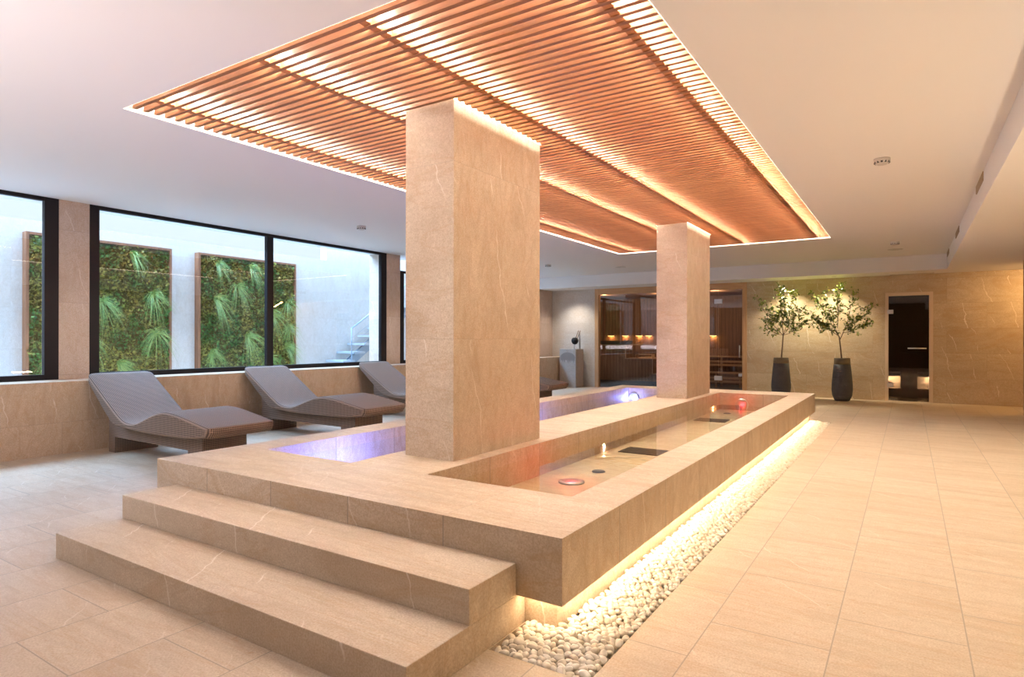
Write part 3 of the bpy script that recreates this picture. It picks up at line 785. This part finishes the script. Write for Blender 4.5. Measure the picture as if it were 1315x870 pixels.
q = MB(); q.tube([(-7.76, 15.62, 1.076), (-7.77, 15.62, 1.58)], .022, 10); q.build('post', simple('grey_post', (.35, .30, .26), .5), tw)
br_w = simple('brown_stick', (0.16, .09, .05), .5)
for (a, b_) in (((-7.86, 15.55, 1.36), (-7.79, 15.6, 1.60)), ((-7.83, 15.57, 1.34), (-7.74, 15.62, 1.59))):
    q = MB(); q.tube([a, b_], .010, 8); q.build('stick', br_w, tw)
q = MB(); q.tube([(-7.90, 15.55, 1.076), (-7.89, 15.55, 1.22)], .012, 8); q.build('stem', steel, tw)

# ------------------------------------------------------------------ POTTED TREES
pot_m, nt, b = mat('charcoal_pot'); g = G(nt)
tc = g.n('ShaderNodeTexCoord').outputs['Object']; sz = g.n('ShaderNodeSeparateXYZ', i_0=tc)
rib = g.math('SINE', g.math('MULTIPLY', sz.outputs[2], 2 * PI / .035))
no = g.n('ShaderNodeTexNoise', i_Vector=tc, i_Scale=9.0, i_Detail=5.0).outputs[0]
g.link(g.mix(no, (0.055, 0.062, 0.078), (0.10, 0.105, 0.12)), b.inputs['Base Color']); b.inputs['Roughness'].default_value = .55
g.link(g.n('ShaderNodeBump', i_Height=rib, i_Strength=.4, i_Distance=.004).outputs[0], b.inputs['Normal'])
rim_m = simple('pot_rim_glaze', (0.22, 0.18, 0.12), .5)
bark = wood('bark', (0.20, 0.13, 0.09), (0.10, 0.06, 0.045), 'z', rough=.8)
soil = simple('soil', (.05, .035, .025), .95)
leaf_m, nt, b = mat('leaf_green'); g = G(nt)
geo = g.n('ShaderNodeNewGeometry'); rp = geo.outputs['Random Per Island']
g.link(g.ramp(rp, [(0, (0.06, 0.11, 0.02)), (.5, (0.17, 0.23, 0.035)), (1, (0.38, 0.40, 0.07))]), b.inputs['Base Color'])
b.inputs['Roughness'].default_value = .4
def leaf(q, p, d, L, wd, nrm):
    d = d.normalized(); s_ = d.cross(nrm).normalized(); n_ = s_.cross(d).normalized()
    P = [p, p + d * L * .3 + s_ * wd * .5 + n_ * .12 * wd, p + d * L * .7 + s_ * wd * .4 + n_ * .1 * wd, p + d * L - n_ * .1 * L, p + d * L * .7 - s_ * wd * .4 + n_ * .1 * wd, p + d * L * .3 - s_ * wd * .5 + n_ * .12 * wd, p + d * L * .5]
    q.add(P, [(0, 1, 6), (1, 2, 6), (2, 3, 6), (3, 4, 6), (4, 5, 6), (5, 0, 6)], 0, True)
def potted_tree(px, py, trunk, branches, lab, seed, htop=.94):
    rnd = random.Random(seed)
    r_ = thing('potted_tree', (px, py, 0), lab, 'potted tree', 'trees in tall pots by the back wall')
    q = MB(); q.lathe([(.128, 0), (.15, .01), (.198, .12), (.212, .24), (.208, .36), (.185, .62), (.166, .80)], 48, (px, py, 0)); pot_o = q.build('pot', pot_m, r_)
    q = MB(); q.lathe([(.166, .801), (.158, .93), (.156, htop), (.140, htop), (.140, .86)], 48, (px, py, 0)); plabel(q.build('pot_rim', rim_m, pot_o), 'paler brown band round the top of the pot')
    q = MB(); q.lathe([(.139, .87), (.139, .885), (.001, .895)], 32, (px, py, 0)); q.build('soil', soil, pot_o)
    tr = MB(); lf = MB()
    T = [Vector(v) for v in trunk]
    tc_ = smooth_curve3(T, 6); tr.tube(tc_, [.016 - .005 * i / len(tc_) for i in range(len(tc_))], 8)
    def twig_leaves(p, d, n, spread):
        for _ in range(n):
            dd = (d * .6 + Vector((rnd.gauss(0, 1), rnd.gauss(0, 1), rnd.gauss(0, .8))) * .8).normalized()
            q0 = p + Vector((rnd.gauss(0, spread), rnd.gauss(0, spread), rnd.gauss(0, spread)))
            leaf(lf, q0, dd, rnd.uniform(.042, .07), rnd.uniform(.026, .04), Vector((rnd.gauss(0, .5), rnd.gauss(0, .5), 1)))
    for (bp_, tip, r0, dens) in branches:
        a = Vector(bp_); e = Vector(tip); mid = a.lerp(e, .5) + Vector((rnd.uniform(-.05, .05), rnd.uniform(-.05, .05), rnd.uniform(-.07, .02)))
        cv = smooth_curve3([a, a.lerp(mid, .5) + Vector((0, 0, -.02)), mid, mid.lerp(e, .5) + Vector((rnd.uniform(-.03, .03), 0, rnd.uniform(-.02, .03))), e], 6)
        tr.tube(cv, [max(.0025, r0 * (1 - .85 * i / len(cv))) for i in range(len(cv))], 6)
        nsub = int(17 * dens)
        for s_ in range(nsub):
            t = .28 + .70 * s_ / nsub + rnd.uniform(-.03, .03); i = min(len(cv) - 2, int(t * (len(cv) - 1)))
            p = cv[i]; dv = (cv[i + 1] - cv[i]).normalized()
            sd = (dv * .5 + Vector((rnd.gauss(0, .8), rnd.gauss(0, .8), rnd.gauss(.15, .6)))).normalized()
            L = rnd.uniform(.09, .24) * (1.15 - t * .5)
            c2 = [p, p + sd * L * .5 + Vector((0, 0, .01)), p + sd * L]
            tr.tube(c2, [.003, .002, .0013], 4)
            for f in (.45, .75, 1.0): twig_leaves(p + sd * L * f, sd, rnd.choice((2, 3, 4)), .018)
        twig_leaves(e, (cv[-1] - cv[-2]).normalized(), 6, .03)
    tr.build('trunk', bark, r_); lf.build('foliage', leaf_m, r_, fix=False)
def smooth_curve3(P, n):
    P = [Vector(p) for p in P]; P = [P[0] * 2 - P[1]] + P + [P[-1] * 2 - P[-2]]; out = []
    for i in range(1, len(P) - 2):
        for k in range(n):
            t = k / n; a, b_, c_, d = P[i - 1:i + 3]
            out.append(0.5 * ((2 * b_) + (c_ - a) * t + (2 * a - 5 * b_ + 4 * c_ - d) * t * t + (3 * b_ - a - 3 * c_ + d) * t ** 3))
    out.append(P[-2]); return out
Y_ = 15.34
potted_tree(-2.475, Y_, [(-2.47, Y_, .88), (-2.45, Y_, 1.15), (-2.43, Y_, 1.46)], [
    ((-2.43, Y_, 1.44), (-3.02, Y_ - .1, 2.34), .008, 1.3), ((-2.43, Y_, 1.45), (-2.84, Y_ + .1, 1.74), .006, 1.0), ((-2.43, Y_, 1.45), (-2.52, Y_ - .05, 2.56), .009, 2.6),
    ((-2.43, Y_, 1.44), (-2.20, Y_ + .1, 2.45), .008, 1.7), ((-2.43, Y_, 1.45), (-1.98, Y_ - .15, 2.05), .007, 1.5), ((-2.43, Y_, 1.45), (-1.96, Y_ + .1, 1.75), .006, 1.3),
    ((-2.45, Y_, 1.75), (-2.7, Y_ + .1, 2.05), .005, .9), ((-2.45, Y_, 1.65), (-2.60, Y_ - .2, 1.80), .005, .8)],
    'left potted tree, its tall dark pot partly behind the pool corner', 3, .925)
potted_tree(-1.235, Y_ + .06, [(-1.235, Y_, .88), (-1.26, Y_, 1.15), (-1.29, Y_, 1.42)], [
    ((-1.29, Y_, 1.42), (-1.90, Y_ - .1, 1.95), .008, 1.6), ((-1.29, Y_, 1.40), (-1.55, Y_, 2.42), .008, 1.4), ((-1.29, Y_, 1.40), (-1.86, Y_ + .15, 2.40), .007, 1.5),
    ((-1.32, Y_, 1.6), (-1.26, Y_ + .1, 2.56), .008, 2.2), ((-1.27, Y_, 1.35), (-1.02, Y_, 2.35), .009, 1.5), ((-1.22, Y_, 1.55), (-.60, Y_ - .1, 2.08), .008, 1.6),
    ((-1.22, Y_, 1.5), (-.78, Y_ + .1, 1.73), .006, 1.1), ((-1.32, Y_, 1.55), (-1.70, Y_ + .1, 1.70), .006, 1.2)],
    'right potted tree in a tall dark pot, just left of the smoked glass door', 11)

# ------------------------------------------------------------------ CEILING FIXTURES
def smoke(x, y, lab):
    r_ = thing('smoke_detector', (x, y, CZ), lab, 'smoke detector', 'smoke detectors')
    q = MB(); q.lathe([(.001, -.055), (.045, -.054), (.062, -.04), (.066, -.022), (.07, -.018), (.07, 0)], 32, (x, y, CZ)); q.build('housing', white_pl, r_)
    q = MB()
    for k in range(12):
        a = 2 * PI * k / 12; q.box(x + .058 * math.cos(a) - .009, x + .058 * math.cos(a) + .009, y + .058 * math.sin(a) - .006, y + .058 * math.sin(a) + .006, CZ - .045, CZ - .028, 0)
    q.build('vent_slots', dark_pl, r_)
smoke(-.215, 6.85, 'white round smoke detector on the right ceiling, nearest the camera')
smoke(-.205, 12.8, 'white round smoke detector on the right ceiling close to the back soffit')
smoke(-7.03, 6.7, 'white round smoke detector on the ceiling above the second lounger')
smoke(-7.0, 12.45, 'white round smoke detector on the far left ceiling behind the wide column')
for x, y, lab in ((-.22, 13.85, 'flat round ceiling speaker at the right, near the back soffit'), (-5.78, 13.8, 'flat round ceiling speaker left of the farther column')):
    r_ = thing('ceiling_speaker', (x, y, CZ), lab, 'speaker', 'round ceiling speakers')
    q = MB(); q.lathe([(.11, -.006), (.125, -.006), (.13, 0)], 40, (x, y, CZ)); q.build('ring', white_pl, r_)
    q = MB(); q.lathe([(.001, -.004), (.109, -.004), (.109, -.001)], 40, (x, y, CZ)); q.build('grille', simple('speaker_mesh', (.36, .31, .26), .7), r_)
lamp_e = emis('downlight_lens', (1, .93, .8), 60)
DL = [(-7.97, 15.4, 80, (1, .90, .80), 'recessed downlight above the stone pedestal'), (-2.38, 15.52, 165, (1, .88, .62), 'recessed downlight above the left potted tree'), (-1.41, 15.52, 165, (1, .88, .62), 'recessed downlight above the right potted tree')]
DL += [(1.25, y_, p_ * .84, (1, .84, .56), 'added fill downlight in the low ceiling by the right wall, ' + t_) for y_, p_, t_ in ((1.0, 27, 'nearest the rear wall'), (3.2, 54, 'second from the rear'), (5.4, 64, 'midway along the row'), (7.6, 70, 'fourth from the rear'), (9.6, 80, 'farthest from the rear wall'))]  # out-of-view row added to brighten the right side of the floor
for k, (x, y, pw, colr, lab_) in enumerate(DL):
    r_ = thing('downlight', (x, y, LZ), lab_, 'downlight', 'small recessed downlights')
    q = MB(); q.lathe([(.032, -.003), (.048, -.004), (.05, 0)], 28, (x, y, LZ)); tr_o = q.build('trim_ring', white_pl, r_)
    q = MB(); q.lathe([(.001, -.002), (.031, -.002), (.031, -.0005)], 24, (x, y, LZ)); q.build('lens', lamp_e, tr_o)
    d = bpy.data.lights.new('downlight_beam', 'SPOT'); d.energy = pw; d.color = colr; d.spot_size = math.radians(115); d.spot_blend = .8; d.shadow_soft_size = .03
    o = bpy.data.objects.new('downlight_beam', d); COL.objects.link(o); o.parent = r_; o.location = (0, 0, -.02)
grille_t = simple('grille_tan', (.46, .35, .23), .6)
for k, (a, b_) in enumerate(((7.88, 8.62), (11.45, 12.2), (14.2, 14.8))):
    r_ = thing('air_grille', (.64, (a + b_) / 2, 3.02), ['nearest slim air grille on the step of the ceiling', 'middle slim air grille on the step of the ceiling', 'farthest slim air grille on the step of the ceiling'][k], 'air grille', 'air grilles on the ceiling step')
    q = MB(); q.box(.632, .6395, a, b_, 2.972, 3.064, 0); q.build('frame', grille_t, r_)
    q = MB()
    for j in range(5): q.box(.628, .632, a + .01, b_ - .01, 2.978 + j * .017, 2.985 + j * .017, 0)
    q.build('louvre', grille_t, r_)
q = MB(); q.box(-.35, .45, 15.78, 15.83, LZ - .006, LZ - .0005, 0); tag(q.build('slot_diffuser', simple('slot_grey', (.42, .34, .25), .6)), 'thin slot diffuser in the low ceiling above the smoked glass door', 'air slot')

# ------------------------------------------------------------------ LIGHT WELL OUTSIDE
OXW = -10.9
q = MB(); q.box(OXW - .2, OXW, -4, 9.35, -.1, 3.1); tag(q.build('wall_light_well', outer_m), 'pale wall of the light well', kind='structure')
q = MB(); q.box(OXW - .2, OXW, 9.35, 16, -.1, 5.2); tag(q.build('wall_light_well', outer_m), 'taller pale wall beside the outdoor stair', kind='structure')
q = MB(); q.box(OXW - .2, -9.3, -4, 16, -.2, -.1); tag(q.build('floor_light_well', plaster('white_gravel_paving', (.80, .82, .84))), 'light well paving', kind='structure')
q = MB(); q.box(OXW, -9.3, 15.8, 16, -.1, 5.2); q.box(OXW, -9.3, -4.2, -4, -.1, 3.1); tag(q.build('wall_light_well', outer_m), 'end wall of the light well', kind='structure')
moss_m, nt, b = mat('moss_leaves'); g = G(nt)
geo = g.n('ShaderNodeNewGeometry'); tc = g.n('ShaderNodeTexCoord').outputs['Object']
pn = g.n('ShaderNodeTexNoise', i_Vector=tc, i_Scale=3.0, i_Detail=3.0).outputs[0]
c1 = g.ramp(geo.outputs['Random Per Island'], [(0, (0.08, 0.075, 0.012)), (.5, (0.20, 0.18, 0.03)), (1, (0.36, 0.34, 0.06))])
c2 = g.ramp(geo.outputs['Random Per Island'], [(0, (0.015, 0.07, 0.012)), (1, (0.09, 0.24, 0.04))])
g.link(g.mix(g.ramp(pn, [(.45, 0), (.6, 1)]), c1, c2), b.inputs['Base Color']); b.inputs['Roughness'].default_value = .6
moss_b = simple('moss_base', (0.10, 0.085, 0.025), .95)
grass_m, nt, b = mat('grass_blades'); g = G(nt)
geo = g.n('ShaderNodeNewGeometry')
g.link(g.ramp(geo.outputs['Random Per Island'], [(0, (0.07, 0.20, 0.03)), (1, (0.34, 0.44, 0.11))]), b.inputs['Base Color']); b.inputs['Roughness'].default_value = .5
rust = wood('rusty_frame', (0.30, 0.125, 0.055), (0.18, 0.07, 0.03), 'z', rough=.7)
def green_wall(y0, y1, z0, z1, lab, seed, tufts):
    rnd = random.Random(seed); xf = OXW + .1
    r_ = thing('green_wall', (OXW + .05, (y0 + y1) / 2, z0), lab, 'green wall', 'green wall panels in the light well')
    q = MB(); t = .038
    q.box(OXW + .001, xf + .03, y0, y0 + t, z0, z1, 0); q.box(OXW + .001, xf + .03, y1 - t, y1, z0, z1, 0); q.box(OXW + .001, xf + .03, y0 + t, y1 - t, z1 - t, z1, 0); q.box(OXW + .001, xf + .03, y0 + t, y1 - t, z0, z0 + t, 0)
    q.build('frame', rust, r_)
    q = MB(); ny, nz_ = 60, 76; vs = []; fs = []
    for j in range(nz_ + 1):
        for i in range(ny + 1):
            yy = y0 + t + (y1 - y0 - 2 * t) * i / ny; zz = z0 + t + (z1 - z0 - 2 * t) * j / nz_
            h = .04 * noise.noise(Vector((yy * 4, zz * 4, seed))) + .02 * noise.noise(Vector((yy * 14, zz * 14, seed)))
            vs.append((xf + h - .02, yy, zz))
    for j in range(nz_):
        for i in range(ny): a = j * (ny + 1) + i; fs.append((a, a + 1, a + ny + 2, a + ny + 1))
    q.add(vs, fs, 0, True); q.build('moss_backing', moss_b, r_)
    q = MB()
    for _ in range(9000):
        yy = rnd.uniform(y0 + t, y1 - t); zz = rnd.uniform(z0 + t, z1 - t)
        h = .04 * noise.noise(Vector((yy * 4, zz * 4, seed)))
        p = Vector((xf + h - .005, yy, zz)); dd = Vector((rnd.uniform(.2, 1), rnd.gauss(0, .7), rnd.gauss(-.2, .7))).normalized()
        sL = rnd.uniform(.03, .065); s_ = dd.cross(Vector((rnd.gauss(0, 1), rnd.gauss(0, 1), rnd.gauss(0, 1)))).normalized() * sL * .45
        q.add([p, p + dd * sL * .5 + s_, p + dd * sL, p + dd * sL * .5 - s_], [(0, 1, 2, 3)])
    q.build('moss', moss_m, r_, fix=False)
    for (ty, tz, sc) in tufts:
        q = MB(); bias = rnd.uniform(-.5, .9)
        for _ in range(85):
            a = rnd.uniform(0, 2 * PI); L = rnd.uniform(.25, .5) * sc
            d = Vector((rnd.uniform(.35, .9), math.cos(a) * .8 + bias, math.sin(a) * .75 - .1)).normalized()
            p = Vector((xf, ty + rnd.uniform(-.04, .04), tz + rnd.uniform(-.04, .04))); s_ = d.cross(Vector((1, .2, .3))).normalized() * .0045
            pts = []
            for k in range(6):
                t_ = k / 5; c_ = p + d * L * t_ + Vector((-.25 * t_ * t_ * L * .8, 0, -.75 * L * t_ * t_))
                if c_.x < xf + .01: c_.x = xf + .01 + rnd.uniform(0, .02)
                wv_ = s_ * (1 - t_) * 1.0 + s_ * .12
                pts += [c_ - wv_, c_ + wv_]
            q.add(pts, [(2 * k, 2 * k + 1, 2 * k + 3, 2 * k + 2) for k in range(5)])
        q.build('grass_tuft', grass_m, r_, fix=False)
green_wall(3.74, 5.85, .30, 2.91, 'left mossy green wall panel in a rust coloured frame, cut by the stone pier', 4,
           [(4.75, 1.95, 1.0), (5.55, 2.1, 1.0), (5.6, 1.45, 1.1), (4.6, 1.3, .8), (5.0, .95, .9), (4.1, 1.0, .7), (5.2, 2.75, .6), (4.4, 2.78, .6)])
green_wall(6.33, 8.44, .30, 2.91, 'right mossy green wall panel in a rust coloured frame, behind the window mullion', 9,
           [(6.65, 2.1, 1.1), (7.1, 2.35, .9), (7.3, 1.4, 1.2), (7.85, 1.85, 1.1), (8.25, 2.1, .8), (8.2, 1.2, 1.1), (8.3, 1.6, .9), (6.6, 1.1, .8), (7.4, 2.75, .8), (6.7, 2.75, .7), (7.8, .95, .9)])
st_ = thing('outdoor_stair', (-10.3, 10, -.1), 'outdoor stair with a slim metal railing seen through the window', 'stair')
tread_m = simple('stair_tread', (.42, .46, .50), .6)
for k in range(-3, 8):
    ya = 9.30 + .31 * k; z = .885 + .185 * k
    q = MB(); q.box(-10.86, -10.3, ya, ya + .33, z - .045, z, 0); q.build('tread', tread_m, st_)
rail_m = simple('rail_metal', (.30, .36, .42), .4, .6)
q = MB(); q.prism([(9.3 - .95, .02), (9.3 - .6, .02), (11.7, 2.0), (11.7, 2.25)], 'x', -10.62, -10.56); q.build('stringer', rail_m, st_)
q = MB(); q.tube([(-10.3, 9.54, 1.585), (-10.3, 11.7, 1.585 + .62 * 2.16)], .018, 8); q.build('handrail', rail_m, st_)
for yy in (9.54, 10.7, 11.6):
    z0 = .885 + .6 * (yy - 9.5); q = MB(); q.tube([(-10.31, yy, z0 - .06), (-10.31, yy, z0 + .7)], .014, 8); q.build('post', rail_m, st_)
q = MB()
for k in range(4): q.tube([(-10.3, 9.54, .95 + .14 * k), (-10.3, 11.6, .95 + .14 * k + .6 * 2.06)], .003, 5)
q.build('rail_wires', rail_m, st_)
